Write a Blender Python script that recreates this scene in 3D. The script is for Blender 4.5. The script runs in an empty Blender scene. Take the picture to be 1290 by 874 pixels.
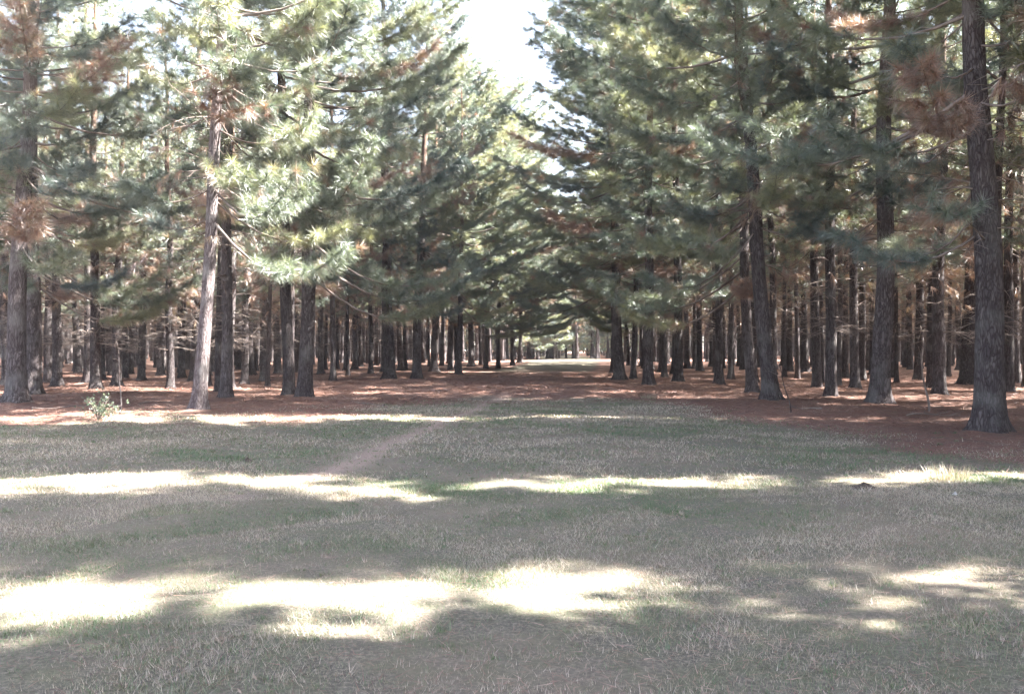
import bpy, math, random
import numpy as np
from mathutils import Vector

random.seed(11)
R = np.random.default_rng(11)
scene = bpy.context.scene
COL = scene.collection
CAM_H = 1.5

# ------------------------------------------------------------------ helpers
def build_mesh(name, verts, tris=None, quads=None, mats=(), tri_mat=None, quad_mat=None, attrs=None, smooth=None):
    """One mesh from arrays. attrs: {name: per-vertex float array}. smooth: (tri_bool, quad_bool)."""
    me = bpy.data.meshes.new(name)
    tris = np.zeros((0, 3), int) if tris is None else np.asarray(tris, int)
    quads = np.zeros((0, 4), int) if quads is None else np.asarray(quads, int)
    nt, nq = len(tris), len(quads)
    me.vertices.add(len(verts))
    me.vertices.foreach_set('co', np.asarray(verts, np.float32).ravel())
    me.loops.add(nt * 3 + nq * 4)
    me.loops.foreach_set('vertex_index', np.concatenate([tris.ravel(), quads.ravel()]).astype(np.int32))
    me.polygons.add(nt + nq)
    starts = np.concatenate([np.arange(nt) * 3, nt * 3 + np.arange(nq) * 4]).astype(np.int32)
    me.polygons.foreach_set('loop_start', starts)
    mi = np.zeros(nt + nq, np.int32)
    if tri_mat is not None: mi[:nt] = tri_mat
    if quad_mat is not None: mi[nt:] = quad_mat
    me.polygons.foreach_set('material_index', mi)
    sm = np.zeros(nt + nq, bool)
    if smooth: sm[:nt] = smooth[0]; sm[nt:] = smooth[1]
    me.polygons.foreach_set('use_smooth', sm)
    for m in mats: me.materials.append(m)
    for k, v in (attrs or {}).items():
        a = me.attributes.new(k, 'FLOAT', 'POINT')
        a.data.foreach_set('value', np.asarray(v, np.float32))
    me.update(calc_edges=True)
    me.validate()
    return me

def link(name, me, parent=None):
    o = bpy.data.objects.new(name, me); COL.objects.link(o)
    if parent is not None: o.parent = parent
    return o

def tag(o, label=None, cat=None, group=None, kind=None):
    if label: o['label'] = label
    if cat: o['category'] = cat
    if group: o['group'] = group
    if kind: o['kind'] = kind
    return o

class Geo:
    """collects tubes (quads) and needle / leaf faces (tris)"""
    def __init__(s):
        s.v, s.q, s.t, s.qm, s.tm, s.tint, s.n = [], [], [], [], [], [], 0
    def tube(s, pts, rad, sides, mat=0, tint=0.5, wob=None):
        pts = np.asarray(pts, float); rad = np.asarray(rad, float); k = len(pts)
        d = np.gradient(pts, axis=0); d /= np.linalg.norm(d, axis=1)[:, None] + 1e-9
        ref = np.array([0.0, 0, 1]) if abs(d[0, 2]) < 0.9 else np.array([1.0, 0, 0])
        u = np.cross(d, ref); u /= np.linalg.norm(u, axis=1)[:, None] + 1e-9
        w = np.cross(d, u)
        a = np.arange(sides) / sides * 2 * math.pi
        rr = rad[:, None] * np.ones(sides)[None, :]
        if wob is not None: rr = rr * wob
        ring = pts[:, None, :] + rr[..., None] * (np.cos(a)[None, :, None] * u[:, None, :] + np.sin(a)[None, :, None] * w[:, None, :])
        i = np.arange(k - 1)[:, None] * sides; j = np.arange(sides)[None, :]; j2 = (j + 1) % sides
        q = np.stack([i + j, i + j2, i + sides + j2, i + sides + j], -1).reshape(-1, 4) + s.n
        s.v.append(ring.reshape(-1, 3)); s.q.append(q); s.qm.append(np.full(len(q), mat))
        s.tint.append(np.full(k * sides, tint)); s.n += k * sides
    def tri(s, V, mat, tint):
        """V: (n,3,3)"""
        n = len(V)
        s.v.append(V.reshape(-1, 3)); s.t.append(np.arange(n * 3).reshape(-1, 3) + s.n); s.tm.append(np.full(n, mat))
        s.tint.append(np.repeat(tint, 3)); s.n += n * 3
    def mesh(s, name, mats):
        c = lambda l, w: np.concatenate(l) if l else np.zeros((0, w), int)
        return build_mesh(name, np.concatenate(s.v), c(s.t, 3), c(s.q, 4), mats,
                          np.concatenate(s.tm) if s.tm else None, np.concatenate(s.qm) if s.qm else None,
                          {'tint': np.concatenate(s.tint)}, (False, True))

def unit(a): return a / (np.linalg.norm(a, axis=-1, keepdims=True) + 1e-9)

def tufts(geo, rng, cen, axis, tint, k, length, width, mat=1, spread=(15, 95), back=0.14, droop=0.0):
    """needle bursts: at every centre k needles fanning forward round the shoot axis"""
    cen = np.repeat(np.asarray(cen), k, 0); axis = unit(np.repeat(np.asarray(axis), k, 0)); tint = np.repeat(np.asarray(tint), k)
    n = len(cen)
    p = unit(np.cross(axis, rng.normal(size=(n, 3))))
    a = np.radians(rng.uniform(spread[0], spread[1], n))[:, None]
    d = axis * np.cos(a) + p * np.sin(a)
    L = (length * rng.uniform(0.65, 1.15, n))[:, None]
    base = cen - axis * rng.uniform(0, back, n)[:, None]
    wv = unit(np.cross(d, rng.normal(size=(n, 3)))) * (width * rng.uniform(0.7, 1.2, n))[:, None] * 0.5
    tip = base + d * L; tip[:, 2] -= droop * L[:, 0]
    geo.tri(np.stack([base - wv, base + wv, tip], 1), mat, np.clip(tint + rng.normal(0, 0.05, n), 0, 1))

# ------------------------------------------------------------------ ground shape
def gz(x, y):
    x = np.asarray(x, float); y = np.asarray(y, float)
    z = 0.035 * np.sin(x * 0.55 + 1.3 + 0.3 * np.sin(y * 0.31)) * np.sin(y * 0.48 + 0.4) + 0.02 * np.sin(x * 1.35 + y * 0.7) + 0.03 * np.sin(y * 0.23 + 2.0)
    return z * np.clip((y + 2) / 6, 0.2, 1)

XL = lambda y: np.interp(y, [-50, 20, 24.4, 41, 46, 57, 62, 80, 100], [-7.4, -7.4, -6.2, -5.9, -3.2, -2.0, -1.2, 0.5, 2.6])   # left edge trees of the avenue
XR = lambda y: np.interp(y, [-50, 15.6, 23, 33, 49, 90, 110], [9, 8.7, 7.0, 5.3, 5.6, 10.2, 12.5])                           # right edge trees

def smooth(a, b, x):
    t = np.clip((x - a) / (b - a), 0, 1); return t * t * (3 - 2 * t)

def wav(x, y, s, ph=0.0):
    return (np.sin(x * s + 1.7 * np.sin(y * s * 0.7 + ph)) + np.sin(y * s * 1.3 + 1.4 * np.sin(x * s * 0.9 + ph + 1))) * 0.5

def litter_mask(x, y):
    """1 where fallen needles cover the soil, 0 in the grassy clearing"""
    db = np.interp(x, [-30, -10, -4, -1, 3, 6, 8, 12, 30], [16.6, 16.6, 18.5, 24.5, 24, 13.8, 10.6, 8.8, 8.6])
    m = smooth(-3.2, 3.2, y - db + 1.6 * wav(x, y, 0.9) + 0.7 * wav(x, y, 2.3, 2.0))
    aven = smooth(42, 60, y) * smooth(0.2, 1.6, x - XL(y)) * smooth(0.2, 1.6, XR(y) - x)      # far end of the avenue is grassy again
    return np.clip(m * (1 - 0.85 * aven), 0, 1)

# ------------------------------------------------------------------ materials
def new_mat(name):
    m = bpy.data.materials.new(name); m.use_nodes = True
    nt = m.node_tree; nt.nodes.clear()
    out = nt.nodes.new('ShaderNodeOutputMaterial')
    return m, nt, out

def N(nt, t, **kw):
    n = nt.nodes.new(t)
    for k, v in kw.items():
        if k in n.inputs: n.inputs[k].default_value = v
        else: setattr(n, k, v)
    return n

def ramp(nt, stops, interp='LINEAR'):
    r = nt.nodes.new('ShaderNodeValToRGB'); r.color_ramp.interpolation = interp
    e = r.color_ramp.elements
    while len(e) < len(stops): e.new(0.5)
    for i, (p, c) in enumerate(stops): e[i].position = p; e[i].color = (*c, 1)
    return r

def mix(nt, fac, a, b, mode='MIX'):
    m = nt.nodes.new('ShaderNodeMix'); m.data_type = 'RGBA'; m.blend_type = mode
    for s, v in ((m.inputs[0], fac), (m.inputs[6], a), (m.inputs[7], b)):
        if hasattr(v, 'is_output'): nt.links.new(v, s)
        elif isinstance(v, (int, float)): s.default_value = v
        else: s.default_value = (*v, 1)
    return m.outputs[2]

def math_n(nt, op, a, b=0.0):
    m = nt.nodes.new('ShaderNodeMath'); m.operation = op
    for s, v in ((m.inputs[0], a), (m.inputs[1], b)):
        if hasattr(v, 'is_output'): nt.links.new(v, s)
        else: s.default_value = v
    return m.outputs[0]

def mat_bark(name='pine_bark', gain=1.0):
    m, nt, out = new_mat(name)
    tc = N(nt, 'ShaderNodeTexCoord'); oi = N(nt, 'ShaderNodeObjectInfo')
    mp = N(nt, 'ShaderNodeMapping'); mp.inputs['Scale'].default_value = (1, 1, 0.2)
    add = N(nt, 'ShaderNodeVectorMath'); add.operation = 'ADD'
    comb = N(nt, 'ShaderNodeCombineXYZ')
    nt.links.new(math_n(nt, 'MULTIPLY', oi.outputs['Random'], 17.0), comb.inputs['Z'])
    nt.links.new(tc.outputs['Object'], add.inputs[0]); nt.links.new(comb.outputs[0], add.inputs[1])
    nt.links.new(add.outputs[0], mp.inputs['Vector'])
    nz = N(nt, 'ShaderNodeTexNoise', Scale=9.0, Detail=6.0); nt.links.new(mp.outputs[0], nz.inputs['Vector'])
    dist = N(nt, 'ShaderNodeVectorMath'); dist.operation = 'MULTIPLY_ADD'
    nt.links.new(nz.outputs['Color'], dist.inputs[0]); dist.inputs[1].default_value = (0.16, 0.16, 0.16); nt.links.new(mp.outputs[0], dist.inputs[2])
    vo = N(nt, 'ShaderNodeTexVoronoi', Scale=26.0); vo.feature = 'DISTANCE_TO_EDGE'; nt.links.new(dist.outputs[0], vo.inputs['Vector'])
    vc = N(nt, 'ShaderNodeTexVoronoi', Scale=26.0); nt.links.new(dist.outputs[0], vc.inputs['Vector'])
    plate = ramp(nt, [(0.0, (0.055, 0.045, 0.047)), (0.5, (0.085, 0.072, 0.073)), (1.0, (0.13, 0.113, 0.112))])
    nt.links.new(vc.outputs['Color'], plate.inputs[0])
    fis = ramp(nt, [(0.0, (0.42, 0.37, 0.36)), (0.22, (1, 1, 1))]); nt.links.new(vo.outputs['Distance'], fis.inputs[0])
    c = mix(nt, 1.0, plate.outputs[0], fis.outputs[0], 'MULTIPLY')
    n2 = N(nt, 'ShaderNodeTexNoise', Scale=1.6, Detail=5.0); nt.links.new(add.outputs[0], n2.inputs['Vector'])
    lich = ramp(nt, [(0.52, (0, 0, 0)), (0.68, (0.45, 0.45, 0.45))]); nt.links.new(n2.outputs['Fac'], lich.inputs[0])
    c = mix(nt, lich.outputs[0], c, (0.155, 0.15, 0.142))
    sep = N(nt, 'ShaderNodeSeparateXYZ'); nt.links.new(tc.outputs['Object'], sep.inputs[0])
    hi = N(nt, 'ShaderNodeMapRange'); hi.inputs[1].default_value = 7.0; hi.inputs[2].default_value = 14.0; nt.links.new(sep.outputs['Z'], hi.inputs[0])
    c = mix(nt, hi.outputs[0], c, (0.20, 0.125, 0.09))                           # flaky orange upper bark of pines
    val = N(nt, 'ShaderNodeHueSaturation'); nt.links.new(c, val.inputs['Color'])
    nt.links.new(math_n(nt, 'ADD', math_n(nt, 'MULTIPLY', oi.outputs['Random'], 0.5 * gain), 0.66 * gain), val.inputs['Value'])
    b = N(nt, 'ShaderNodeBsdfPrincipled', Roughness=0.9); nt.links.new(val.outputs[0], b.inputs['Base Color'])
    b.inputs['Specular IOR Level'].default_value = 0.15
    bp = N(nt, 'ShaderNodeBump', Strength=0.9, Distance=0.03); nt.links.new(fis.outputs[0], bp.inputs['Height']); nt.links.new(bp.outputs[0], b.inputs['Normal'])
    nt.links.new(b.outputs[0], out.inputs[0])
    return m

def mat_twig():
    m, nt, out = new_mat('grey_twig')
    oi = N(nt, 'ShaderNodeTexCoord'); nz = N(nt, 'ShaderNodeTexNoise', Scale=2.0, Detail=3.0); nt.links.new(oi.outputs['Object'], nz.inputs['Vector'])
    r = ramp(nt, [(0.3, (0.08, 0.062, 0.055)), (0.7, (0.24, 0.20, 0.18))]); nt.links.new(nz.outputs['Fac'], r.inputs[0])
    b = N(nt, 'ShaderNodeBsdfDiffuse'); nt.links.new(r.outputs[0], b.inputs[0]); nt.links.new(b.outputs[0], out.inputs[0])
    return m

def mat_leaf(name, stops, trans=0.38, tcol=1.25, gloss=0.11):
    """thin leaf: diffuse + translucent + a little gloss, coloured by the 'tint' attribute"""
    m, nt, out = new_mat(name)
    at = N(nt, 'ShaderNodeAttribute', attribute_name='tint'); oi = N(nt, 'ShaderNodeObjectInfo')
    f = math_n(nt, 'ADD', at.outputs['Fac'], math_n(nt, 'MULTIPLY', math_n(nt, 'SUBTRACT', oi.outputs['Random'], 0.5), 0.10))
    r = ramp(nt, stops); nt.links.new(f, r.inputs[0])
    d = N(nt, 'ShaderNodeBsdfDiffuse'); t = N(nt, 'ShaderNodeBsdfTranslucent')
    nt.links.new(r.outputs[0], d.inputs[0]); nt.links.new(mix(nt, 1.0, r.outputs[0], (tcol, tcol, tcol * 0.75), 'MULTIPLY'), t.inputs[0])
    mx = N(nt, 'ShaderNodeMixShader', Fac=trans); nt.links.new(d.outputs[0], mx.inputs[1]); nt.links.new(t.outputs[0], mx.inputs[2])
    g = N(nt, 'ShaderNodeBsdfGlossy', Roughness=0.45); g.inputs[0].default_value = (0.9, 0.92, 0.95, 1)
    m2 = N(nt, 'ShaderNodeMixShader', Fac=gloss); nt.links.new(mx.outputs[0], m2.inputs[1]); nt.links.new(g.outputs[0], m2.inputs[2])
    nt.links.new(m2.outputs[0], out.inputs[0])
    return m

def mat_ground():
    m, nt, out = new_mat('forest_soil')
    tc = N(nt, 'ShaderNodeTexCoord'); P = tc.outputs['Object']
    lit = N(nt, 'ShaderNodeAttribute', attribute_name='litter')
    def noise(s, d=6.0, r=0.6):
        n = N(nt, 'ShaderNodeTexNoise', Scale=s, Detail=d, Roughness=r); nt.links.new(P, n.inputs['Vector']); return n.outputs['Fac']
    fine, mid, big = noise(38, 8, 0.75), noise(3.2, 6), noise(0.45, 4)
    g = ramp(nt, [(0.25, (0.045, 0.04, 0.032)), (0.5, (0.13, 0.118, 0.095)), (0.75, (0.33, 0.285, 0.23))]); nt.links.new(fine, g.inputs[0])
    gm = ramp(nt, [(0.42, (0, 0, 0)), (0.66, (0.7, 0.7, 0.7))]); nt.links.new(mid, gm.inputs[0])
    gc = mix(nt, gm.outputs[0], g.outputs[0], (0.115, 0.12, 0.075))
    bm = ramp(nt, [(0.45, (0, 0, 0)), (0.62, (0.55, 0.55, 0.55))]); nt.links.new(big, bm.inputs[0])
    gc = mix(nt, bm.outputs[0], gc, (0.21, 0.17, 0.135))
    l = ramp(nt, [(0.25, (0.07, 0.040, 0.034)), (0.5, (0.185, 0.098, 0.075)), (0.8, (0.30, 0.20, 0.16))]); nt.links.new(fine, l.inputs[0])
    lm = ramp(nt, [(0.42, (0, 0, 0)), (0.62, (0.85, 0.85, 0.85))]); nt.links.new(mid, lm.inputs[0])
    lc = mix(nt, lm.outputs[0], l.outputs[0], (0.135, 0.098, 0.082))
    fac = math_n(nt, 'ADD', lit.outputs['Fac'], math_n(nt, 'MULTIPLY', math_n(nt, 'SUBTRACT', mid, 0.5), 1.1))
    fr = ramp(nt, [(0.3, (0, 0, 0)), (0.7, (1, 1, 1))]); nt.links.new(fac, fr.inputs[0])
    c = mix(nt, fr.outputs[0], gc, lc)
    tr = N(nt, 'ShaderNodeAttribute', attribute_name='trail')
    tm = math_n(nt, 'MULTIPLY', tr.outputs['Fac'], math_n(nt, 'ADD', math_n(nt, 'MULTIPLY', fine, 1.35), 0.0))
    c = mix(nt, tm, c, (0.36, 0.265, 0.225))
    b = N(nt, 'ShaderNodeBsdfPrincipled', Roughness=0.95); b.inputs['Specular IOR Level'].default_value = 0.1
    nt.links.new(c, b.inputs['Base Color'])
    bp = N(nt, 'ShaderNodeBump', Strength=0.7, Distance=0.05); nt.links.new(math_n(nt, 'ADD', fine, math_n(nt, 'MULTIPLY', mid, 2.0)), bp.inputs['Height'])
    nt.links.new(bp.outputs[0], b.inputs['Normal']); nt.links.new(b.outputs[0], out.inputs[0])
    return m

def mat_simple(name, c1, c2, scale=6.0, bump=0.5):
    m, nt, out = new_mat(name)
    tc = N(nt, 'ShaderNodeTexCoord'); n = N(nt, 'ShaderNodeTexNoise', Scale=scale, Detail=6.0, Roughness=0.65); nt.links.new(tc.outputs['Object'], n.inputs['Vector'])
    r = ramp(nt, [(0.3, c1), (0.7, c2)]); nt.links.new(n.outputs['Fac'], r.inputs[0])
    b = N(nt, 'ShaderNodeBsdfPrincipled', Roughness=0.95); b.inputs['Specular IOR Level'].default_value = 0.1; nt.links.new(r.outputs[0], b.inputs['Base Color'])
    bp = N(nt, 'ShaderNodeBump', Strength=bump, Distance=0.03); nt.links.new(n.outputs['Fac'], bp.inputs['Height']); nt.links.new(bp.outputs[0], b.inputs['Normal'])
    nt.links.new(b.outputs[0], out.inputs[0])
    return m

BARK, TWIG = mat_bark(), mat_twig()
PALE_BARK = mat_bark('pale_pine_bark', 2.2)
# tint 0 = deep blue-green needle, 0.5 = yellow-green, 0.7+ = dead rust-brown needle
NEEDLE = mat_leaf('pine_needles', [(0.0, (0.046, 0.074, 0.068)), (0.3, (0.115, 0.142, 0.082)), (0.52, (0.28, 0.28, 0.14)), (0.68, (0.20, 0.14, 0.08)), (0.85, (0.22, 0.11, 0.07)), (1.0, (0.14, 0.08, 0.058))])
GRASSM = mat_leaf('dry_grass', [(0.0, (0.09, 0.14, 0.065)), (0.3, (0.15, 0.17, 0.10)), (0.55, (0.27, 0.235, 0.185)), (0.8, (0.36, 0.29, 0.25)), (1.0, (0.45, 0.39, 0.32))], trans=0.35, gloss=0.04)
LITTERM = mat_leaf('fallen_needles', [(0.0, (0.075, 0.042, 0.034)), (0.5, (0.20, 0.105, 0.08)), (1.0, (0.36, 0.25, 0.20))], trans=0.1, gloss=0.05)
LEAFM = mat_leaf('bush_leaves', [(0.0, (0.05, 0.075, 0.05)), (0.5, (0.085, 0.115, 0.07)), (1.0, (0.16, 0.18, 0.11))], trans=0.3, gloss=0.05)

# ------------------------------------------------------------------ pine prototypes
def trunk_path(rng, H, bend):
    z = np.concatenate([[-0.25, 0.0, 0.12, 0.3, 0.6], np.linspace(1.0, H, 26)])
    ph = rng.uniform(0, 6.3, 4)
    x = bend * (np.sin(z / H * 3.0 + ph[0]) - np.sin(ph[0])) + 0.035 * np.sin(z * 0.9 + ph[2])
    y = bend * (np.sin(z / H * 2.6 + ph[1]) - np.sin(ph[1])) + 0.035 * np.sin(z * 0.8 + ph[3])
    x -= np.interp(0, z, x); y -= np.interp(0, z, y)
    return np.stack([x, y, z], 1)

def make_pine(seed, H=20.0, base=6.0, reach=3.0, asym=0.0, needles=46, width=0.010, nlen=0.21, dead=(3.2, 7.0), n_dead=38, browning=0.25, dens=4.6, step=0.45, rb=0.21, bend=0.12, prof=0.48):
    rng = np.random.default_rng(seed)
    T, C = Geo(), Geo()
    path = trunk_path(rng, H, bend); z = path[:, 2]
    r = rb * (np.clip(1 - z / H, 0, 1) ** 0.75) * 0.95 + 0.012
    r = r * (1 + 0.62 * np.exp(-np.clip(z, 0, None) / 0.22))                    # root flare
    S = 16; a = np.arange(S) / S * 2 * math.pi; lob = rng.uniform(0, 6.3, 2)
    flare = np.exp(-np.clip(z, 0, None) / 0.4)[:, None]
    wob = 1 + 0.16 * flare * np.sin(a * 4 + lob[0])[None] + 0.06 * flare * np.sin(a * 7 + lob[1])[None] + rng.normal(0, 0.022, (len(z), S))
    T.tube(path, r, S, 0, wob=wob)
    at = lambda h: np.array([np.interp(h, z, path[:, 0]), np.interp(h, z, path[:, 1]), h])
    rad = lambda h: np.interp(h, z, r)
    # dead lower limbs: bare grey twigs, some still holding rusty needles
    bc, ba, bt = [], [], []
    for _ in range(n_dead):
        h = rng.uniform(*dead); ph = rng.uniform(0, 2 * math.pi); L = rng.uniform(0.5, 2.0) * (0.6 + 0.5 * (h - dead[0]) / (dead[1] - dead[0]))
        el = rng.uniform(-0.25, 0.5); s = np.linspace(0, 1, 6)
        hd = np.array([math.cos(ph), math.sin(ph), 0]); sd = np.array([-hd[1], hd[0], 0]); cv = rng.normal(0, 0.12)
        p = at(h) + hd * (rad(h) * 0.6 + s[:, None] * L) + np.array([0, 0, 1]) * (el * s - rng.uniform(0, 0.5) * s ** 2)[:, None] * L + sd * (cv * s ** 2 * L)[:, None]
        r0 = rng.uniform(0.011, 0.02)
        T.tube(p, r0 * (1 - 0.8 * s), 4, 1)
        for k in range(int(rng.integers(2, 6))):
            i = rng.integers(2, 6); q = p[i]; dd = unit(hd * rng.uniform(0.2, 1) + sd * rng.normal(0, 0.9) + np.array([0, 0, rng.normal(-0.1, 0.35)]))
            ll = rng.uniform(0.2, 0.7); ss = np.linspace(0, 1, 3)[:, None]
            tw = q + dd * ss * ll + np.array([0, 0, -0.12]) * ss ** 2 * ll
            T.tube(tw, 0.006 * (1 - 0.6 * ss[:, 0]), 3, 1)
            if h > 3.6 and rng.random() < browning * 1.5:
                bc.append(tw[-1]); ba.append(dd + np.array([0, 0, -0.5])); bt.append(rng.uniform(0.66, 1.0))
                if rng.random() < 0.5: bc.append(tw[1]); ba.append(dd + np.array([0, 0, -0.7])); bt.append(rng.uniform(0.62, 1.0))
    # live limbs in whorls
    tc, ta, tt = [], [], []
    h = base
    while h < H - 0.25:
        t = (h - base) / (H - base); nb = int(rng.integers(2, 6)); p0 = rng.uniform(0, 6.3)
        for k in range(nb):
            ph = p0 + k * 2 * math.pi / nb + rng.normal(0, 0.25)
            side = 1 + asym * math.cos(ph)
            if asym and h < base + 3.0 and math.cos(ph) < -0.1 and rng.random() < 0.8: continue
            L = rng.choice([0.5, 0.75, 1.0, 1.12]) * reach * side * min(1.0, 0.72 + 1.4 * t) * (1 - t) ** prof * rng.uniform(0.65, 1.15) + 0.18
            hh = h + rng.normal(0, 0.12); el = -0.12 + 0.25 * rng.random() + 1.0 * t ** 1.3
            s = np.linspace(0, 1, 7); hd = np.array([math.cos(ph), math.sin(ph), 0]); sd = np.array([-hd[1], hd[0], 0]); cv = rng.normal(0, 0.10)
            p = at(min(hh, H)) + hd * (s[:, None] * L) + np.array([0, 0, 1]) * ((el * s - (0.22 + 0.14 * (t < 0.25)) * (1 - t) * np.sin(s * 2.2) + 0.22 * s ** 2) * L)[:, None] + sd * (cv * s ** 2 * L)[:, None]
            C.tube(p, (0.009 + 0.0075 * L) * (1 - 0.85 * s), 4, 0)
            br = rng.random() < browning * 1.3 * (1 - t) ** 4
            tone = rng.uniform(0.0, 0.42)
            u0 = rng.uniform(0.3, 0.5) if L > 1.8 else 0.2
            def put(q, ax):
                ti = rng.uniform(0.7, 1.0) if br else tone + rng.uniform(-0.04, 0.12)
                if not br and rng.random() < 0.03 + 0.2 * browning * (1 - t): ti = rng.uniform(0.6, 0.95)
                tc.append(q); ta.append(ax); tt.append(ti)
            for j in range(max(3, int(L * dens))):
                u = u0 + (1 - u0) * (j + rng.random()) / max(3, int(L * dens)); q = np.array([np.interp(u, s, p[:, c]) for c in range(3)])
                sg = 1 if j % 2 else -1
                dd = unit(hd * rng.uniform(0.5, 1.0) + sd * sg * rng.uniform(0.4, 1.1) + np.array([0, 0, rng.uniform(-0.15, 0.45)]))
                ll = min(L * 0.45, rng.uniform(0.2, 0.45 + 0.9 * (1 - u)))
                e = q + dd * ll + np.array([0, 0, 0.10 * ll])
                C.tube(np.stack([q, q + dd * ll * 0.55, e]), [0.007, 0.005, 0.003], 3, 0)
                ax = dd + np.array([0, 0, 0.25])
                put(e, ax)
                for m in range(int(ll / 0.26)): put(q + dd * ll * rng.uniform(0.35, 0.85), ax + rng.normal(0, 0.25, 3))
                if rng.random() < 0.5: put(q, hd + np.array([0, 0, 0.3]))
            tc.append(p[-1]); ta.append(hd + np.array([0, 0, 0.3 + t])); tt.append(0.8 if br else tone)
        h += step * rng.uniform(0.5, 1.5)
    tc.append(at(H)); ta.append(np.array([0, 0, 1.0])); tt.append(0.3)
    tufts(C, rng, tc, ta, np.array(tt), needles, nlen, width, 1, droop=0.12)
    if bc: tufts(C, rng, bc, ba, np.array(bt), max(10, needles // 2), nlen * 0.9, width, 1, spread=(5, 60), droop=0.5)
    return T.mesh('pine_trunk', [BARK, TWIG]), C.mesh('pine_crown', [TWIG, NEEDLE])

EDGE = [make_pine(100 + i, H=20.5, base=[3.7, 4.6, 3.4, 5.0][i], reach=[3.9, 3.6, 4.0, 3.5][i], asym=0.25, needles=84, width=0.0075, nlen=0.29, dens=5.8, step=0.46, browning=[0.08, 0.14, 0.05, 0.16][i], n_dead=30, bend=0.16) for i in range(4)]
EDGE_LOW = [make_pine(140 + i, H=19, base=2.4, reach=3.7, asym=0.3, needles=40, width=0.016, nlen=0.34, dens=4.6, step=0.5, dead=(2.0, 5.0), n_dead=14, browning=0.06) for i in range(2)]
WOOD = [make_pine(200 + i, H=19.5, base=[5.4, 6.2, 5.0, 6.6, 5.8][i], reach=2.4, prof=0.7, needles=44, width=0.0115, nlen=0.28, dead=(1.9, 7.5), n_dead=60, browning=0.22, dens=3.9, step=0.6, rb=0.17) for i in range(5)]
SHADE = [make_pine(260 + i, H=22, base=7.2, prof=0.33, reach=1.7, needles=56, width=0.019, nlen=0.31, n_dead=24, browning=0.1, dens=5.0, step=0.4) for i in range(2)]

counter = {}
def plant(proto, x, y, label, group=None, rot=0.0, sz=1.0, girth=1.0, lean=(0, 0), width=None, cat='tree'):
    root = bpy.data.objects.new('pine_tree', None); COL.objects.link(root)
    root.empty_display_size = 0.3
    root.location = (x, y, float(gz(x, y)))
    root.rotation_mode = 'QUATERNION'
    ql = Vector((0, 0, 1)).rotation_difference(Vector((lean[0], lean[1], 1)).normalized())
    from mathutils import Quaternion
    root.rotation_quaternion = ql @ Quaternion((0, 0, 1), rot)
    w = width or sz
    root.scale = (w, w, sz)
    tag(root, label, cat, group)
    t = link('trunk', proto[0], root); t.scale = (girth / w, girth / w, 1)
    c = link('crown', proto[1], root)
    return root

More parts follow.
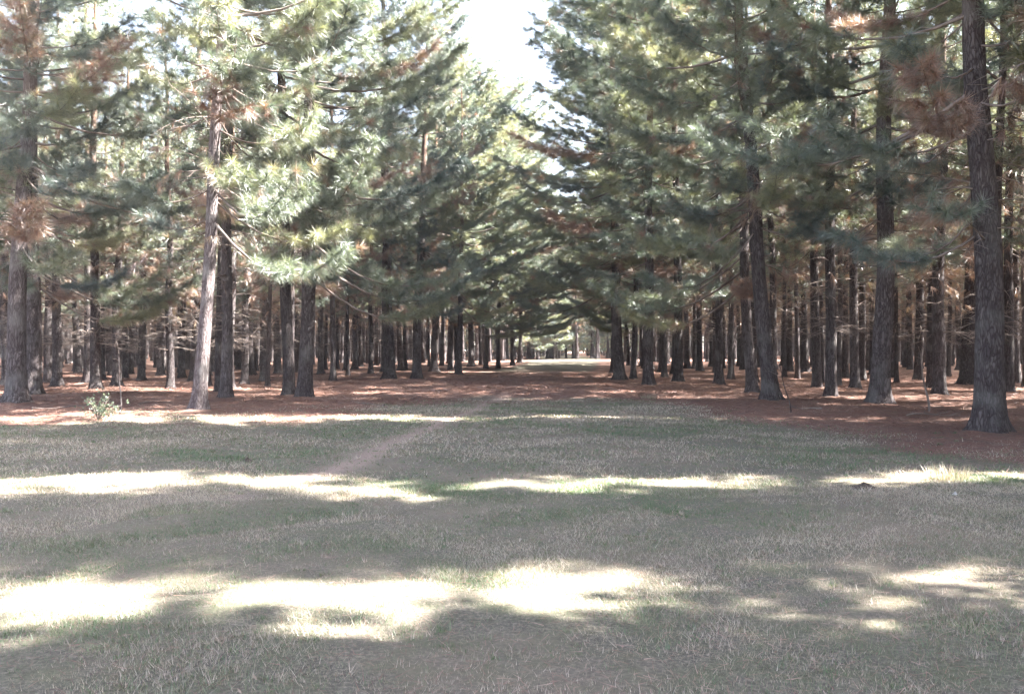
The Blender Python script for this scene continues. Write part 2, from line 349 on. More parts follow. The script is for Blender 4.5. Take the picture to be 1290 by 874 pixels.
# ------------------------------------------------------------------ front trees, one by one  (x, y, proto, rot, size, girth, lean, label)
PI = math.pi
FRONT = [
 # right side of the avenue
 (8.75, 15.6, EDGE[0], 2.6, 1.00, 1.22, (-0.01, 0.01), 'thickest grey pine trunk at the right border of the photo, nearest of all the pines'),
 (7.0, 23.0, EDGE[1], 3.1, 1.02, 0.98, (-0.055, 0.0), 'dark pine leaning towards the avenue, first in the row on its right side'),
 (9.75, 22.6, EDGE[3], 3.3, 1.0, 1.20, (0.0, 0.0), 'stout dark double-looking pine between the leaning pine and the thick grey one'),
 (9.5, 25.4, WOOD[1], 1.0, 1.0, 0.95, (-0.012, 0), 'straight slim pine with a sunlit streak, just beside the stout dark pine'),
 (13.2, 26.3, WOOD[2], 2.0, 1.0, 1.1, (-0.01, 0), 'dark straight pine close behind the pale bent sapling pole'),
 (17.9, 33.4, WOOD[3], 2.6, 1.05, 1.65, (0.02, 0), 'black broad-based pine trunk just behind the thick grey border pine'),
 (7.85, 27.8, EDGE[2], 3.0, 1.0, 0.85, (-0.045, 0), 'slender pine tucked behind the leaning pine on its avenue side'),
 (8.1, 33.4, WOOD[0], 0.3, 1.0, 0.95, (0.0, 0), 'slim dark pine right of the twin pair by the avenue, with a bare lower trunk'),
 (5.35, 33.4, EDGE[3], 2.9, 0.98, 0.98, (-0.02, 0), 'purplish pine with a white streak high up, at the right kerb of the avenue'),
 (7.25, 37.2, WOOD[4], 2.2, 1.05, 1.12, (-0.01, 0), 'dark straight pine behind and right of the purplish avenue pine'),
 (4.9, 38.8, EDGE[1], 3.4, 1.0, 1.15, (0.0, 0), 'dark avenue pine closest to the opening on the right, in front of a thinner one'),
 (5.6, 46.8, EDGE[0], 3.1, 1.0, 0.9, (0, 0), 'thinner dark pine bordering the far end of the opening on its right'),
 (5.9, 41.5, WOOD[3], 1.1, 1.0, 0.8, (0.01, 0), 'thin dark pine squeezed between the purplish pine and the avenue pine'),
 (11.1, 31.0, WOOD[0], 4.0, 1.0, 1.0, (-0.01, 0), 'dark pine seen between the leaning pine and the slim streaked pine'),
 (12.0, 29.8, WOOD[4], 5.0, 1.0, 0.9, (-0.008, 0), 'pine with brightly lit lower trunk left of the stout dark pine'),
 (16.2, 27.8, WOOD[2], 0.7, 1.0, 0.9, (0, 0), 'dark pine filling the gap behind the thick grey pine and the photo border'),
 # left side of the avenue
 (-7.4, 20.1, EDGE[1], 0.35, 1.0, 0.76, (0.042, 0.0), 'pale sunlit pine leaning right, foremost tree on the left of the clearing'),
 (-8.2, 24.4, WOOD[1], 2.0, 1.02, 0.95, (0.004, 0), 'straight purple-brown pine directly right of the pale leaning pine'),
 (-5.95, 24.4, EDGE[2], 0.1, 1.0, 1.02, (0.015, 0), 'blue-grey pine at the left corner of the avenue, its twin pressed against it'),
 (-6.7, 25.6, EDGE[3], 0.5, 1.0, 0.85, (-0.005, 0), 'patchily lit pine standing hard against the blue-grey corner pine'),
 (-13.4, 23.0, EDGE[0], 0.2, 1.02, 1.15, (0.028, 0), 'dark thick pine at the left border of the photo, in front of the white-streaked one'),
 (-15.1, 26.8, EDGE[2], 0.0, 1.0, 1.2, (0.0, 0), 'pine with a broad white sunlit streak down its side at the left border'),
 (-13.9, 37.4, WOOD[2], 1.0, 1.0, 1.45, (0.02, 0), 'dark pine with a wide flaring foot, behind the pale leaning pine'),
 (-5.9, 41.0, EDGE[3], 0.2, 1.02, 1.35, (0.01, 0), 'thick purple-brown pine on the left avenue edge, with faint light flecks'),
 (-4.7, 42.0, EDGE[0], 0.0, 1.02, 1.05, (0.018, 0), 'dark pine leaning right on the left avenue edge, beside the flecked thick pine'),
 (-2.9, 46.0, EDGE[1], 0.1, 0.82, 0.75, (0.0, 0), 'thin upright dark pine on the left avenue edge, last before the far group'),
 (-1.75, 57.0, EDGE[2], 0.0, 0.98, 0.75, (0, 0), 'first of the small far pines along the left avenue edge'),
 (-1.0, 62.0, EDGE[0], 0.3, 1.0, 0.78, (0.0, 0), 'second of the small far pines along the left avenue edge'),
 (0.05, 72.0, EDGE[3], 0.0, 1.0, 0.8, (0, 0), 'third of the small far pines along the left avenue edge'),
 (0.7, 80.0, EDGE[1], 0.2, 1.0, 0.85, (0, 0), 'last of the small far pines along the left avenue edge'),
 (-9.5, 27.6, WOOD[0], 3.0, 1.0, 0.7, (0.0, 0), 'thin dark pine in the gap between the pale pine and its purple neighbour'),
 (-17.2, 34.5, WOOD[4], 3.0, 1.0, 0.9, (0, 0), 'slim dark pine beyond the grey-green bush, with a clean lower trunk'),
]
taken = []
for (x, y, pr, rot, sz, girth, lean, label) in FRONT:
    plant(pr, x, y, label, None, rot, sz, girth, lean, width=1.3 if 4 < x < 6 else 1.3 if -2.5 < x < 1 and y > 50 else 0.92 if -6 < x < 1 and y > 40 else None)
    taken.append((x, y))
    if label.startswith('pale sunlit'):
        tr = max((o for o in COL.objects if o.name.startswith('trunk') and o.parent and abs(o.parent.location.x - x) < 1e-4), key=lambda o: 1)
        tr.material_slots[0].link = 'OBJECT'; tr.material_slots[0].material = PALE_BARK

# ------------------------------------------------------------------ pines out of frame on the right whose crowns shade the clearing
for row_y, xs in [
    (12.45, [9.2, 11.4, 13.8, 16.3, 18.7, 21.1, 23.6, 26.0]),
    (7.96, [9.4, 11.7, 14.1, 16.6, 19.0, 21.4, 24.0]),
    (3.72, [9.2, 11.5, 13.9]),
    (-0.6, [9.8, 12.2, 14.6, 17.1, 19.5]),
    (14.3, [12.6, 16.2, 17.8, 22.0]),  # infill pines added unseen to break the sunlit band into patches
    (23.4, [16.6, 16.9]),  # unseen pair added to keep the sun off the stout dark pine
    (16.4, [11.6, 13.8, 16.3, 18.8, 21.3, 23.8]),
    (20.4, [14.6, 16.0, 18.5, 21.0, 23.5, 26.0])]:
    for i, x in enumerate(xs):
        xx, yy = x + R.normal(0, 0.2), row_y + R.normal(0, 0.3 if row_y < 8 else 0.16)
        pr = SHADE[int(R.integers(2))]
        plant(pr, xx, yy, 'pine of the plantation edge standing beside the clearing, past the border', 'pines beside the clearing', 3.1 if i == 0 else R.uniform(0, 6.3), R.uniform(0.95, 1.06) * (0.77 if row_y == 3.72 else 1), R.uniform(0.85, 1.1), (R.normal(0, 0.012), R.normal(0, 0.012)))
        taken.append((xx, yy))

# ------------------------------------------------------------------ the plantation ranks
cand = []
TA = np.array(taken)
ang = math.radians(4.5); ca, sa = math.cos(ang), math.sin(ang)
for i in range(-60, 61):
    for j in range(0, 66):
        u, v = i * 2.75, 14 + j * 3.0
        x = u * ca + v * sa + R.normal(0, 0.32) - 0.6; y = -u * sa + v * ca + R.normal(0, 0.38)
        if y < 14 or y > 200 or abs(x) > 0.80 * y + (26 if x > 0 else 4): continue
        if y > 97 and abs(x - 5) < 16 and R.random() < 0.9: pass
        elif x < 0.5 * (XL(y) + XR(y)):
            if x > XL(y) - 1.6 or y < 24.5 + 0.05 * abs(x): continue
        else:
            if x < XR(y) + 1.6: continue
            if y < 22 and x < 11 + (22 - y) * 0.2: continue
            if y < 21.5 : continue
        if np.min((TA[:, 0] - x) ** 2 + (TA[:, 1] - y) ** 2) < 1.7 ** 2: continue
        if R.random() < 0.17: continue
        if 91 < y < 103 and x > XR(y) - 9 and x < 48: continue
        cand.append((x, y))
# trees that close the avenue where it bends away
for (x, y) in [(1.0, 99), (3.1, 102), (5.5, 104.5), (8.0, 106), (2.0, 106), (7.0, 110), (10.3, 109.5), (4.6, 110), (12.6, 112)]:
    cand.append((x, y))
inframe = [(x, y) for x, y in cand if abs(x) < 0.63 * y + 1.0]
outframe = [(x, y) for x, y in cand if not abs(x) < 0.63 * y + 1.0]
inframe.sort(key=lambda p: p[1])
def place_label(x, y):
    s = 'left' if x < 0.5 * (XL(y) + XR(y)) else 'right'
    if y < 36: return f'slim brown pine in the shaded ranks behind the front trees, {s} plantation', f'pines behind the front row, {s}'
    if y < 58: return f'thin pine standing halfway into the crowded plantation on the {s} of the avenue', f'pines halfway into the wood, {s}'
    return f'very thin far pine trunk deep in the plantation on the {s} of the avenue', f'far pines deep in the wood, {s}'
NIND = 226
CLOSE = set(cand[-9:])
far = []
for k, (x, y) in enumerate(inframe):
    close = (x, y) in CLOSE
    if k < NIND or close:
        lb, gr = place_label(x, y)
        near_edge = min(abs(x - XL(y)), abs(x - XR(y))) < 2.9
        if close: pr, lb, gr = EDGE_LOW[k % 2], 'low-branched bright green pine closing off the far end of the avenue', 'pines closing the avenue'
        elif near_edge: pr = EDGE[int(R.integers(4))]
        else: pr = WOOD[int(R.integers(5))]
        plant(pr, x, y, lb, gr, R.uniform(0, 6.3) if not near_edge else (0.0 if x < XL(y) + 1 else 3.1) + R.normal(0, 0.4), (R.uniform(0.66, 0.88) if x < -6 and y < 62 and not near_edge else R.uniform(0.9, 1.07)), R.uniform(0.5, 1.15), (R.normal(0, 0.018), R.normal(0, 0.018)), width=1.25 if near_edge and y > 45 else None)
    else: far.append((x, y))
print('PLANTED individuals', min(NIND, len(inframe)), 'inframe', len(inframe), 'outframe', len(outframe))

# the mass of trees farther back, and what stands outside the frame: one object
def thin_pine(seed, needles, width, keep, low=4.0):
    rng = np.random.default_rng(seed); T = Geo(); H = rng.uniform(17, 21)
    zz = np.array([-0.2, 0.0, 0.25, 0.8, 4, 9, 14, H]); rr = np.array([0.27, 0.25, 0.2, 0.17, 0.145, 0.11, 0.06, 0.01])
    pth = np.stack([0.1 * np.sin(zz * 0.3 + seed), 0.1 * np.cos(zz * 0.27 + seed), zz], 1)
    T.tube(pth, rr * rng.uniform(0.8, 1.15), 7, 0)
    cen, ax, ti = [], [], []
    n = keep
    hh = rng.uniform(low, H, n); t = np.clip((hh - 6.5) / (H - 6.5), 0, 1)
    live = hh > (6.5 if low > 3 else 1.0)
    Lm = np.where(live, 2.2 * (1 - t) ** 0.7 + 0.2, 1.3); ph = rng.uniform(0, 6.3, n); q = np.sqrt(rng.uniform(0.05, 1, n)) * Lm
    cen = np.stack([q * np.cos(ph), q * np.sin(ph), hh], 1)
    ax = np.stack([np.cos(ph), np.sin(ph), np.where(live, 0.4, -0.5)], 1)
    ti = np.where(live, rng.uniform(0, 0.5, n), rng.uniform(0.6, 1, n)); br = rng.random(n) < 0.2; ti[br] = rng.uniform(0.6, 1, br.sum())
    keepm = live | (rng.random(n) < 0.6)
    tufts(T, rng, cen[keepm], ax[keepm], ti[keepm], needles, 0.42, width, 1, droop=0.15)
    for k in range(14):
        h = rng.uniform(3, 9); p = rng.uniform(0, 6.3); L = rng.uniform(0.5, 1.6); d = np.array([math.cos(p), math.sin(p), rng.uniform(-0.3, 0.4)])
        T.tube(np.stack([[0, 0, h], np.array([0, 0, h]) + d * L]), [0.015, 0.006], 3, 2)
    return T
LITE = [thin_pine(300 + i, 9, 0.07, 330) for i in range(6)]
LOW = [thin_pine(330 + i, 9, 0.09, 380, 0.8) for i in range(3)]
wall = [(x, 206 + 3 * R.random()) for x in np.arange(-125, 126, 2.6)] + [(x, 212 + 3 * R.random()) for x in np.arange(-125, 126, 2.6)]
V, Tq, Qq, TM, QM, TI, n0 = [], [], [], [], [], [], 0
for (x, y) in far + outframe + wall:
    g = LOW[int(R.integers(3))] if y > 205 or (y > 112 and abs(x - 6) < 14 and R.random() < 0.5) else LITE[int(R.integers(6))]
    v = np.concatenate(g.v); a = R.uniform(0, 6.3); s = R.uniform(0.92, 1.06)
    w = np.stack([v[:, 0] * math.cos(a) - v[:, 1] * math.sin(a), v[:, 0] * math.sin(a) + v[:, 1] * math.cos(a), v[:, 2]], 1) * s + np.array([x, y, float(gz(x, y))])
    V.append(w); Tq.append(np.concatenate(g.t) + n0); Qq.append(np.concatenate(g.q) + n0); TM.append(np.concatenate(g.tm)); QM.append(np.concatenate(g.qm)); TI.append(np.concatenate(g.tint)); n0 += len(v)
me = build_mesh('forest', np.concatenate(V), np.concatenate(Tq), np.concatenate(Qq), [BARK, NEEDLE, TWIG], np.concatenate(TM), np.concatenate(QM), {'tint': np.concatenate(TI)}, (False, True))
tag(link('distant_forest', me), 'mass of thin pine trunks far back in the plantation', 'forest', kind='stuff')
print('FAR', len(far) + len(outframe), 'tris', len(me.polygons))

# worn foot trail
tp = np.array([(-2.75, 9.6), (-2.35, 10.6), (-2.0, 12.4), (-1.75, 14.5), (-1.4, 17.3), (-0.95, 20.5), (-0.5, 24), (0.1, 29)])
yy = np.linspace(9.4, 28, 90); xx = np.interp(yy, tp[:, 1], tp[:, 0]) + 0.08 * np.sin(yy * 1.3)
wd = 0.20 * np.clip(np.minimum((yy - 9.4) / 1.5, (28 - yy) / 4), 0.05, 1)
def path_d(x, y): return np.abs(x - np.interp(y, yy, xx)) + np.clip(np.maximum(10.2 - y, y - 26) * 0.12, 0, 9)

# ------------------------------------------------------------------ ground
gx = np.concatenate([-np.geomspace(34, 420, 22)[::-1], np.arange(-33.5, 33.6, 0.25), np.geomspace(34, 420, 22)])
gy = np.concatenate([-np.geomspace(8, 200, 12)[::-1], np.arange(-7, 12, 0.2), np.arange(12, 60, 0.3), np.geomspace(60.5, 600, 60)])
X, Y = np.meshgrid(gx, gy); Z = gz(X, Y)
near = (np.abs(X) < 33) & (Y < 60)
Z = Z + np.where(near, 0.008 * wav(X, Y, 4.1) + R.normal(0, 0.004, X.shape), 0)
nx, ny = len(gx), len(gy)
ii = (np.arange(ny - 1)[:, None] * nx + np.arange(nx - 1)[None]).ravel()
for (hx, hy) in taken: Z = Z + 0.075 * np.exp(-((X - hx) ** 2 + (Y - hy) ** 2) / 0.42 ** 2) * (1 + 0.5 * wav(X, Y, 5.0))
q = np.stack([ii, ii + 1, ii + nx + 1, ii + nx], 1)
g_me = build_mesh('ground', np.stack([X, Y, Z], -1).reshape(-1, 3), None, q, [mat_ground()], attrs={'litter': litter_mask(X, Y).ravel(), 'trail': np.exp(-(path_d(X, Y) / 0.24) ** 2).ravel()}, smooth=(True, True))
tag(link('ground', g_me), kind='structure')

# ------------------------------------------------------------------ grass and fallen needles
def blades(n, ylo, yhi, power, hmin, hmax, wid, mask_fn, seed):
    rng = np.random.default_rng(seed)
    y = ylo + (yhi - ylo) * rng.random(n) ** power; x = rng.uniform(-1, 1, n) * (0.66 * y + 0.8)
    k = rng.random(n) < mask_fn(x, y); x, y = x[k], y[k]; n = len(x)
    clump = 0.5 + 0.5 * wav(x, y, 3.3, 0.6); dry = np.clip(0.5 + 0.30 * wav(x, y, 0.8) + 0.22 * wav(x, y, 2.9, 1.0) - 0.35 * (wav(x, y, 1.3, 4.0) > 0.55) + rng.normal(0, 0.27, n), 0, 1)
    h = rng.uniform(hmin, hmax, n) * (0.6 + 0.7 * clump) * (0.5 + rng.random(n)); a = rng.uniform(0, 6.3, n)
    ln = rng.uniform(0.2, 2.2, n)
    sc = np.clip(y / 9, 0.6, 2.2)
    b = np.stack([x, y, gz(x, y) - 0.01], 1); wv = np.stack([np.cos(a), np.sin(a), 0 * a], 1) * (wid * sc * rng.uniform(0.6, 1.3, n) / 2)[:, None]
    dirv = np.stack([-np.sin(a + rng.normal(0, 0.6, n)), np.cos(a), 0 * a], 1)
    tip = b + dirv * (h * ln)[:, None] + np.stack([0 * h, 0 * h, h + 0.01], 1)
    return np.stack([b - wv, b + wv, tip], 1), dry
G = Geo()
for (n, lo, hi, pw, h0, h1, w, sd) in ((420000, 3.0, 10, 0.75, 0.008, 0.030, 0.007, 1), (300000, 9, 24, 0.8, 0.015, 0.042, 0.011, 2)):
    V, t = blades(n, lo, hi, pw, h0, h1, w, lambda x, y: (1 - litter_mask(x, y)) * np.clip(0.75 + 0.6 * wav(x, y, 1.7), 0.12, 1) * np.clip(path_d(x, y) / 0.3, 0.15, 1), sd)
    G.tri(V, 0, t)
rng = np.random.default_rng(77)
nc = 2600; cy_ = 3.2 + 17 * rng.random(nc) ** 1.15; cx_ = rng.uniform(-1, 1, nc) * (0.66 * cy_ + 0.5); kk = rng.random(nc) < 1 - 0.9 * litter_mask(cx_, cy_); cx_, cy_ = cx_[kk], cy_[kk]; nc = len(cx_)
m = 16; bx_ = np.repeat(cx_, m) + rng.normal(0, 0.022, nc * m); by_ = np.repeat(cy_, m) + rng.normal(0, 0.022, nc * m); hc = np.repeat(rng.uniform(0.015, 0.05, nc), m) * rng.uniform(0.4, 1.2, nc * m)
aa = rng.uniform(0, 6.3, nc * m); ll = rng.uniform(0.2, 1.6, nc * m) * hc
b = np.stack([bx_, by_, gz(bx_, by_) - 0.005], 1); wv = np.stack([-np.sin(aa), np.cos(aa), 0 * aa], 1) * (0.0032 * np.clip(by_ / 7, 0.7, 2))[:, None]
G.tri(np.stack([b - wv, b + wv, b + np.stack([np.cos(aa) * ll, np.sin(aa) * ll, hc], 1)], 1), 0, np.clip(np.repeat(rng.choice([0.0, 0.1, 0.25, 0.5, 0.75], nc), m) + rng.normal(0, 0.08, nc * m), 0, 1))
tag(link('grass', G.mesh('grass', [GRASSM])), 'short dry grass over the clearing', 'grass', kind='stuff')

rng = np.random.default_rng(8)
n = 260000
y = 3.5 + 46 * rng.random(n) ** 1.2; x = rng.uniform(-1, 1, n) * (0.66 * y + 1)
k = rng.random(n) < np.clip(litter_mask(x, y) + np.where(y < 20, 0.22, 0.05), 0, 1); x, y = x[k], y[k]; n = len(x)
a = rng.uniform(0, 6.3, n); L = rng.uniform(0.03, 0.09, n) * np.clip(y / 13, 0.7, 2.4); w = 0.005 * np.clip(y / 10, 0.6, 3)
c = np.stack([x, y, gz(x, y) + rng.uniform(0.008, 0.035, n)], 1); d = np.stack([np.cos(a), np.sin(a), rng.normal(0, 0.18, n)], 1) * L[:, None]
wv = np.stack([-np.sin(a), np.cos(a), rng.normal(0, 0.3, n)], 1) * w[:, None] / 2
Lg = Geo(); Lg.tri(np.stack([c - d - wv, c - d + wv, c + d], 1), 0, np.clip(0.5 + 0.3 * wav(x, y, 1.2) + rng.normal(0, 0.2, n), 0, 1))
tag(link('needle_litter', Lg.mesh('litter', [LITTERM])), 'rust brown fallen pine needles under the trees', 'litter', kind='stuff')

# scattered pale dead leaves and bark flakes in the grass
rng = np.random.default_rng(9); n = 260
y = 3.5 + 14 * rng.random(n) ** 1.1; x = rng.uniform(-1, 1, n) * 0.65 * y
s = rng.uniform(0.008, 0.022, n); a = rng.uniform(0, 6.3, n)
c = np.stack([x, y, gz(x, y) + 0.03], 1); u = np.stack([np.cos(a), np.sin(a), rng.normal(0, 0.35, n)], 1) * s[:, None]; v = np.stack([-np.sin(a), np.cos(a), rng.normal(0, 0.35, n)], 1) * (s * 0.32)[:, None]
Dg = Geo(); tn = rng.uniform(0.5, 1.0, n); Dg.tri(np.stack([c - u, c + v, c + u], 1), 0, tn); Dg.tri(np.stack([c - u, c + u + [0, 0, 0.001], c - v], 1), 0, tn)
tag(link('fallen_leaves', Dg.mesh('fallen_leaves', [mat_leaf('dead_leaf', [(0.4, (0.14, 0.10, 0.075)), (1.0, (0.26, 0.21, 0.17))], trans=0.15, gloss=0.0)])), 'pale dead leaves scattered in the grass', 'leaves', kind='stuff')

# ------------------------------------------------------------------ small things
def at(x, y, name, label, cat, group=None):
    e = bpy.data.objects.new(name, None); COL.objects.link(e); e.location = (x, y, float(gz(x, y))); e.empty_display_size = 0.2
    return tag(e, label, cat, group)

# grey-green bush at the left wood edge
bush = at(-8.45, 17.4, 'bush', 'small grey-green bush at the wood edge, one side of it lit white', 'bush')
B, Bl = Geo(), Geo(); rng = np.random.default_rng(21); ce, ax, ti = [], [], []
for k in range(26):
    p = rng.uniform(0, 6.3); e = rng.uniform(0.5, 1.45); L = rng.uniform(0.35, 0.68); d = np.array([math.cos(p) * math.cos(e), math.sin(p) * math.cos(e), math.sin(e)])
    s = np.linspace(0, 1, 5)[:, None]; pts = d * s * L + np.array([math.cos(p), math.sin(p), 0]) * s ** 2 * 0.12
    B.tube(pts, 0.007 * (1 - 0.7 * s[:, 0]), 4, 0)
    for q in range(8):
        u = rng.uniform(0.3, 1); ce.append([np.interp(u, s[:, 0], pts[:, c]) for c in range(3)] + rng.normal(0, 0.03, 3)); ax.append(d + rng.normal(0, 0.6, 3)); ti.append(rng.uniform(0.1, 0.9))
tufts(Bl, rng, ce, ax, np.array(ti), 5, 0.055, 0.022, 0, spread=(20, 90), back=0.02)
link('stem', B.mesh('bush_stem', [TWIG]), bush); link('foliage', Bl.mesh('bush_foliage', [LEAFM]), bush)

def sapling(x, y, H, bendx, label, r=0.018, seed=1, tw=5):
    e = at(x, y, 'sapling', label, 'sapling'); g = Geo(); rng = np.random.default_rng(seed)
    s = np.linspace(0, 1, 12); pts = np.stack([bendx * s ** 1.6 + 0.02 * np.sin(s * 9), 0.05 * np.sin(s * 4), s * H - 0.05], 1)
    g.tube(pts, r * (1 - 0.75 * s), 6, 0)
    link('stem', g.mesh('sapling_stem', [TWIG if r > 0.025 else BARK]), e)
    g2 = Geo()
    for k in range(tw):
        i = int(rng.integers(4, 11)); d = unit(np.array([rng.normal(), rng.normal() * 0.5, rng.uniform(0.2, 1)])); L = rng.uniform(0.12, 0.4)
        g2.tube(np.stack([pts[i], pts[i] + d * L * 0.5 + [0, 0, 0.02], pts[i] + d * L]), [0.006, 0.005, 0.003], 3, 0)
    link('twig', g2.mesh('sapling_twig', [TWIG]), e)
    return e
sapling(9.6, 19.6, 1.55, -0.28, 'pale bare sapling pole bent towards the avenue, before the dark straight pine', 0.03, 3, 3)
sapling(6.35, 19.4, 1.3, -0.35, 'dark dead sapling beside the foot of the leaning avenue pine', 0.016, 4, 6)
sapling(-8.75, 19.0, 1.7, -0.05, 'thin bare sapling rising just behind the grey-green bush', 0.02, 5, 4)

def mound(x, y, rx, ry, h, label, seed, mat):
    rng = np.random.default_rng(seed); e_r, e_s = 14, 26; v, f = [], []
    for i in range(e_r + 1):
        t = i / e_r
        for j in range(e_s):
            a = j / e_s * 2 * PI; k = 1 + 0.18 * math.sin(3 * a + seed) + 0.1 * math.sin(5 * a + 2 * seed)
            zz = h * (1 - t) ** 0.9 * (1 + 0.25 * math.sin(4 * a + 6 * t)) + rng.normal(0, h * 0.07) - 0.02 * t
            v.append((rx * t * k * math.cos(a), ry * t * k * math.sin(a), zz))
            if i: b = i * e_s + j; b2 = i * e_s + (j + 1) % e_s; f.append((b - e_s, b, b2, b2 - e_s))
    o = link('soil_mound', build_mesh('mound', np.array(v), None, f, [mat], smooth=(True, True))); o.location = (x, y, float(gz(x, y)) - 0.005)
    # crumbs belong to the mound's own mesh relief
    return tag(o, label, 'mound')
SOIL = mat_simple('dark_soil', (0.045, 0.036, 0.03), (0.14, 0.11, 0.09), 30.0, 1.0)
mound(3.86, 9.35, 0.19, 0.15, 0.055, 'dark crumbly soil mound at the edge of the long sunlit band', 2, SOIL)
mound(-3.55, 11.45, 0.10, 0.08, 0.05, 'small dark clod in the grass near the worn trail', 5, SOIL)

# grass tussocks
def tussock(x, y, h, n, label, seed):
    e_g = Geo(); rng = np.random.default_rng(seed); a = rng.uniform(0, 6.3, n); r0 = 0.16 * np.sqrt(rng.random(n))
    b = np.stack([r0 * np.cos(a) * 1.4, r0 * np.sin(a), 0 * a], 1); ln = rng.uniform(0.1, 0.8, n); hh = h * rng.uniform(0.4, 1.1, n)
    a2 = a + rng.normal(0, 0.7, n); tip = b + np.stack([np.cos(a2) * ln * hh, np.sin(a2) * ln * hh, hh], 1)
    wv = np.stack([-np.sin(a2), np.cos(a2), 0 * a], 1) * 0.004
    e_g.tri(np.stack([b - wv, b + wv, tip], 1), 0, rng.uniform(0.2, 1, n))
    o = link('grass_tussock', e_g.mesh('tussock', [GRASSM])); o.location = (x, y, float(gz(x, y)) - 0.01)
    return tag(o, label, 'grass tuft')
tussock(4.95, 9.65, 0.18, 300, 'tall dry grass tuft at the end of the sunlit band near the soil mound', 31)
tussock(3.9, 24.3, 0.16, 300, 'straw-coloured grass tuft on the avenue before the purplish pine', 33)
stone = mound(4.55, 8.75, 0.05, 0.04, 0.035, 'whitish flat stone in the grass below the tall dry tuft', 7, mat_simple('pale_stone', (0.35, 0.33, 0.31), (0.5, 0.48, 0.45), 12, 0.3)); stone.name = 'stone'; stone['category'] = 'stone'

# fallen branches on the litter
FB = [(-11.2, 21.2, 1.3, 0.4, 'long grey fallen branch on the needles left of the grey-green bush'), (-3.6, 21.8, 0.9, 2.3, 'short fallen branch on the litter before the blue-grey corner pine'),
      (-9.6, 22.8, 1.1, 1.2, 'crooked fallen branch behind the pale leaning pine'), (9.2, 18.6, 1.2, 0.15, 'pale fallen branch lying between the two bare saplings'), (7.0, 20.4, 0.8, 2.7, 'short pale fallen branch before the leaning avenue pine'),
      (11.6, 20.6, 1.4, 0.6, 'long fallen branch on the needles behind the thick grey pine'), (3.6, 28.5, 1.0, 1.9, 'fallen branch at the avenue verge before the purplish pine'), (-4.6, 30.0, 1.1, 2.9, 'fallen branch at the left avenue verge before the flecked thick pine')]
for k, (x, y, ln, an, lb) in enumerate(FB):
    rng = np.random.default_rng(500 + k); g = Geo(); s = np.linspace(-0.5, 0.5, 9)
    p = np.stack([s * ln, 0.10 * np.sin(s * 5 + k), 0.035 + 0.02 * np.sin(s * 7 + k)], 1); g.tube(p, 0.02 * (1.1 - np.linspace(0, 0.8, 9)), 6, 0)
    for q in range(4):
        i = int(rng.integers(3, 8)); d = np.array([rng.uniform(0.3, 1), rng.choice([-1, 1]) * rng.uniform(0.4, 1), rng.uniform(0, 0.4)]) * rng.uniform(0.15, 0.35)
        g.tube(np.stack([p[i], p[i] + d * 0.5, p[i] + d]), [0.009, 0.006, 0.003], 4, 0)
    o = link('fallen_branch', g.mesh('fallen_branch', [TWIG])); o.location = (x, y, float(gz(x, y))); o.rotation_euler = (0, 0, an); tag(o, lb, 'branch')

# ------------------------------------------------------------------ light, sky, camera
SUN_B, SUN_E = 88.0, 46.0
sd = Vector((math.sin(math.radians(SUN_B)) * math.cos(math.radians(SUN_E)), math.cos(math.radians(SUN_B)) * math.cos(math.radians(SUN_E)), math.sin(math.radians(SUN_E))))
L = bpy.data.lights.new('sun', 'SUN'); L.energy = 5.0; L.angle = math.radians(0.55); L.color = (1.0, 0.96, 0.90)
so = bpy.data.objects.new('sun', L); COL.objects.link(so); so.rotation_euler = sd.to_track_quat('Z', 'Y').to_euler()
w = bpy.data.worlds.new('World'); scene.world = w; w.use_nodes = True
nt = w.node_tree; bg = nt.nodes['Background']
sky = nt.nodes.new('ShaderNodeTexSky'); sky.sky_type = 'NISHITA'; sky.sun_disc = False
sky.sun_elevation = math.radians(SUN_E); sky.sun_rotation = math.radians(SUN_B); sky.dust_density = 2.0; sky.air_density = 1.0
hz = mix(nt, 0.42, sky.outputs[0], (1, 1, 1), 'MIX')                              # hazy, whitish sky
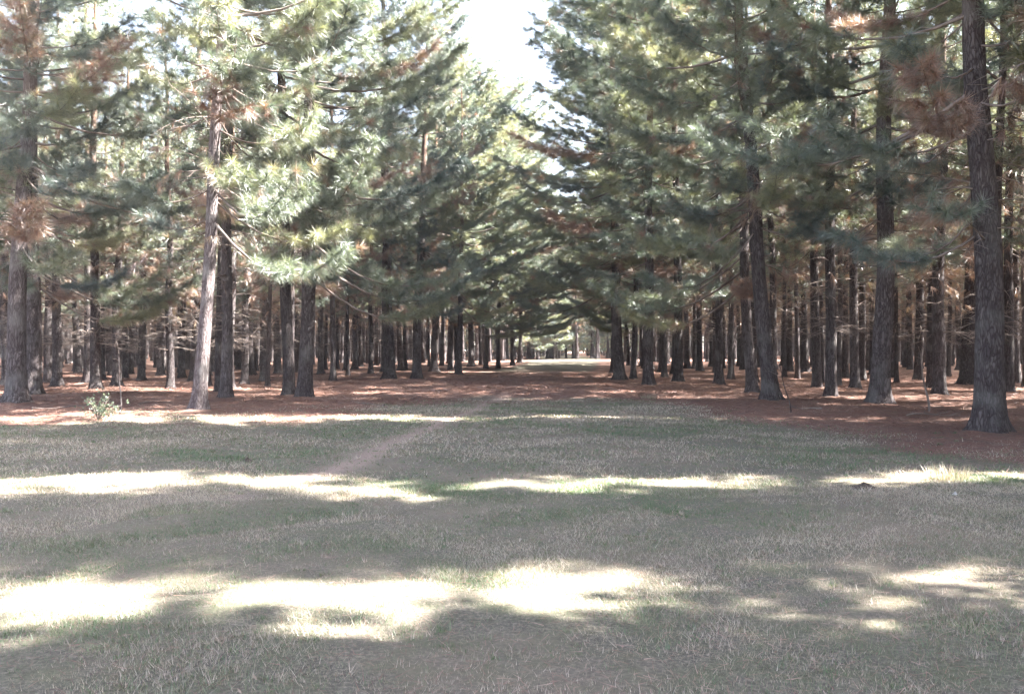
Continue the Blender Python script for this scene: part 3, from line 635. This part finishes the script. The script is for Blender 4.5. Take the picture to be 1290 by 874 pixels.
lum = nt.nodes.new('ShaderNodeRGBToBW'); nt.links.new(sky.outputs[0], lum.inputs[0])
mul = nt.nodes.new('ShaderNodeVectorMath'); mul.operation = 'SCALE'; mul.inputs[0].default_value = (1.045, 0.997, 1.045); nt.links.new(lum.outputs[0], mul.inputs['Scale'])
nt.links.new(mul.outputs[0], hz.node.inputs[7])
nt.links.new(hz, bg.inputs[0]); bg.inputs[1].default_value = 0.06

hb = np.array([[x, y, z] for z in (-1.2, 23.5) for y in (-240, 640) for x in (-440, 440)], float)  # thin volume added to lift the darks the way lens glare does
hm = bpy.data.materials.new('veil_haze'); hm.use_nodes = True; hn = hm.node_tree; hn.nodes.clear()
ho = hn.nodes.new('ShaderNodeOutputMaterial'); hv = hn.nodes.new('ShaderNodeVolumePrincipled')
hv.inputs['Density'].default_value = 0.00038; hv.inputs['Color'].default_value = (0.9, 0.88, 0.93, 1); hv.inputs['Anisotropy'].default_value = 0.0
hn.links.new(hv.outputs[0], ho.inputs['Volume'])
tag(link('veil_haze', build_mesh('veil_haze', hb, None, [(0, 2, 3, 1), (4, 5, 7, 6), (0, 1, 5, 4), (2, 6, 7, 3), (0, 4, 6, 2), (1, 3, 7, 5)], [hm])), kind='stuff')

cam = bpy.data.cameras.new('camera'); cam.lens = 29.95; cam.sensor_width = 36; cam.clip_end = 2000; cam.clip_start = 0.05
co = bpy.data.objects.new('camera', cam); COL.objects.link(co); co.location = (0, 0, CAM_H + float(gz(0, 0))); co.rotation_euler = (math.radians(90), 0, 0)
scene.camera = co

scene.render.engine = 'CYCLES'
cy = scene.cycles
cy.max_bounces = 6; cy.diffuse_bounces = 4; cy.glossy_bounces = 2; cy.transmission_bounces = 4; cy.transparent_max_bounces = 4
cy.caustics_reflective = False; cy.caustics_refractive = False
cy.use_denoising = True; cy.sample_clamp_indirect = 6.0
scene.view_settings.view_transform = 'Standard'; scene.view_settings.look = 'None'; scene.view_settings.gamma = 1.0; scene.view_settings.use_curve_mapping = False
scene.view_settings.exposure = 4.2
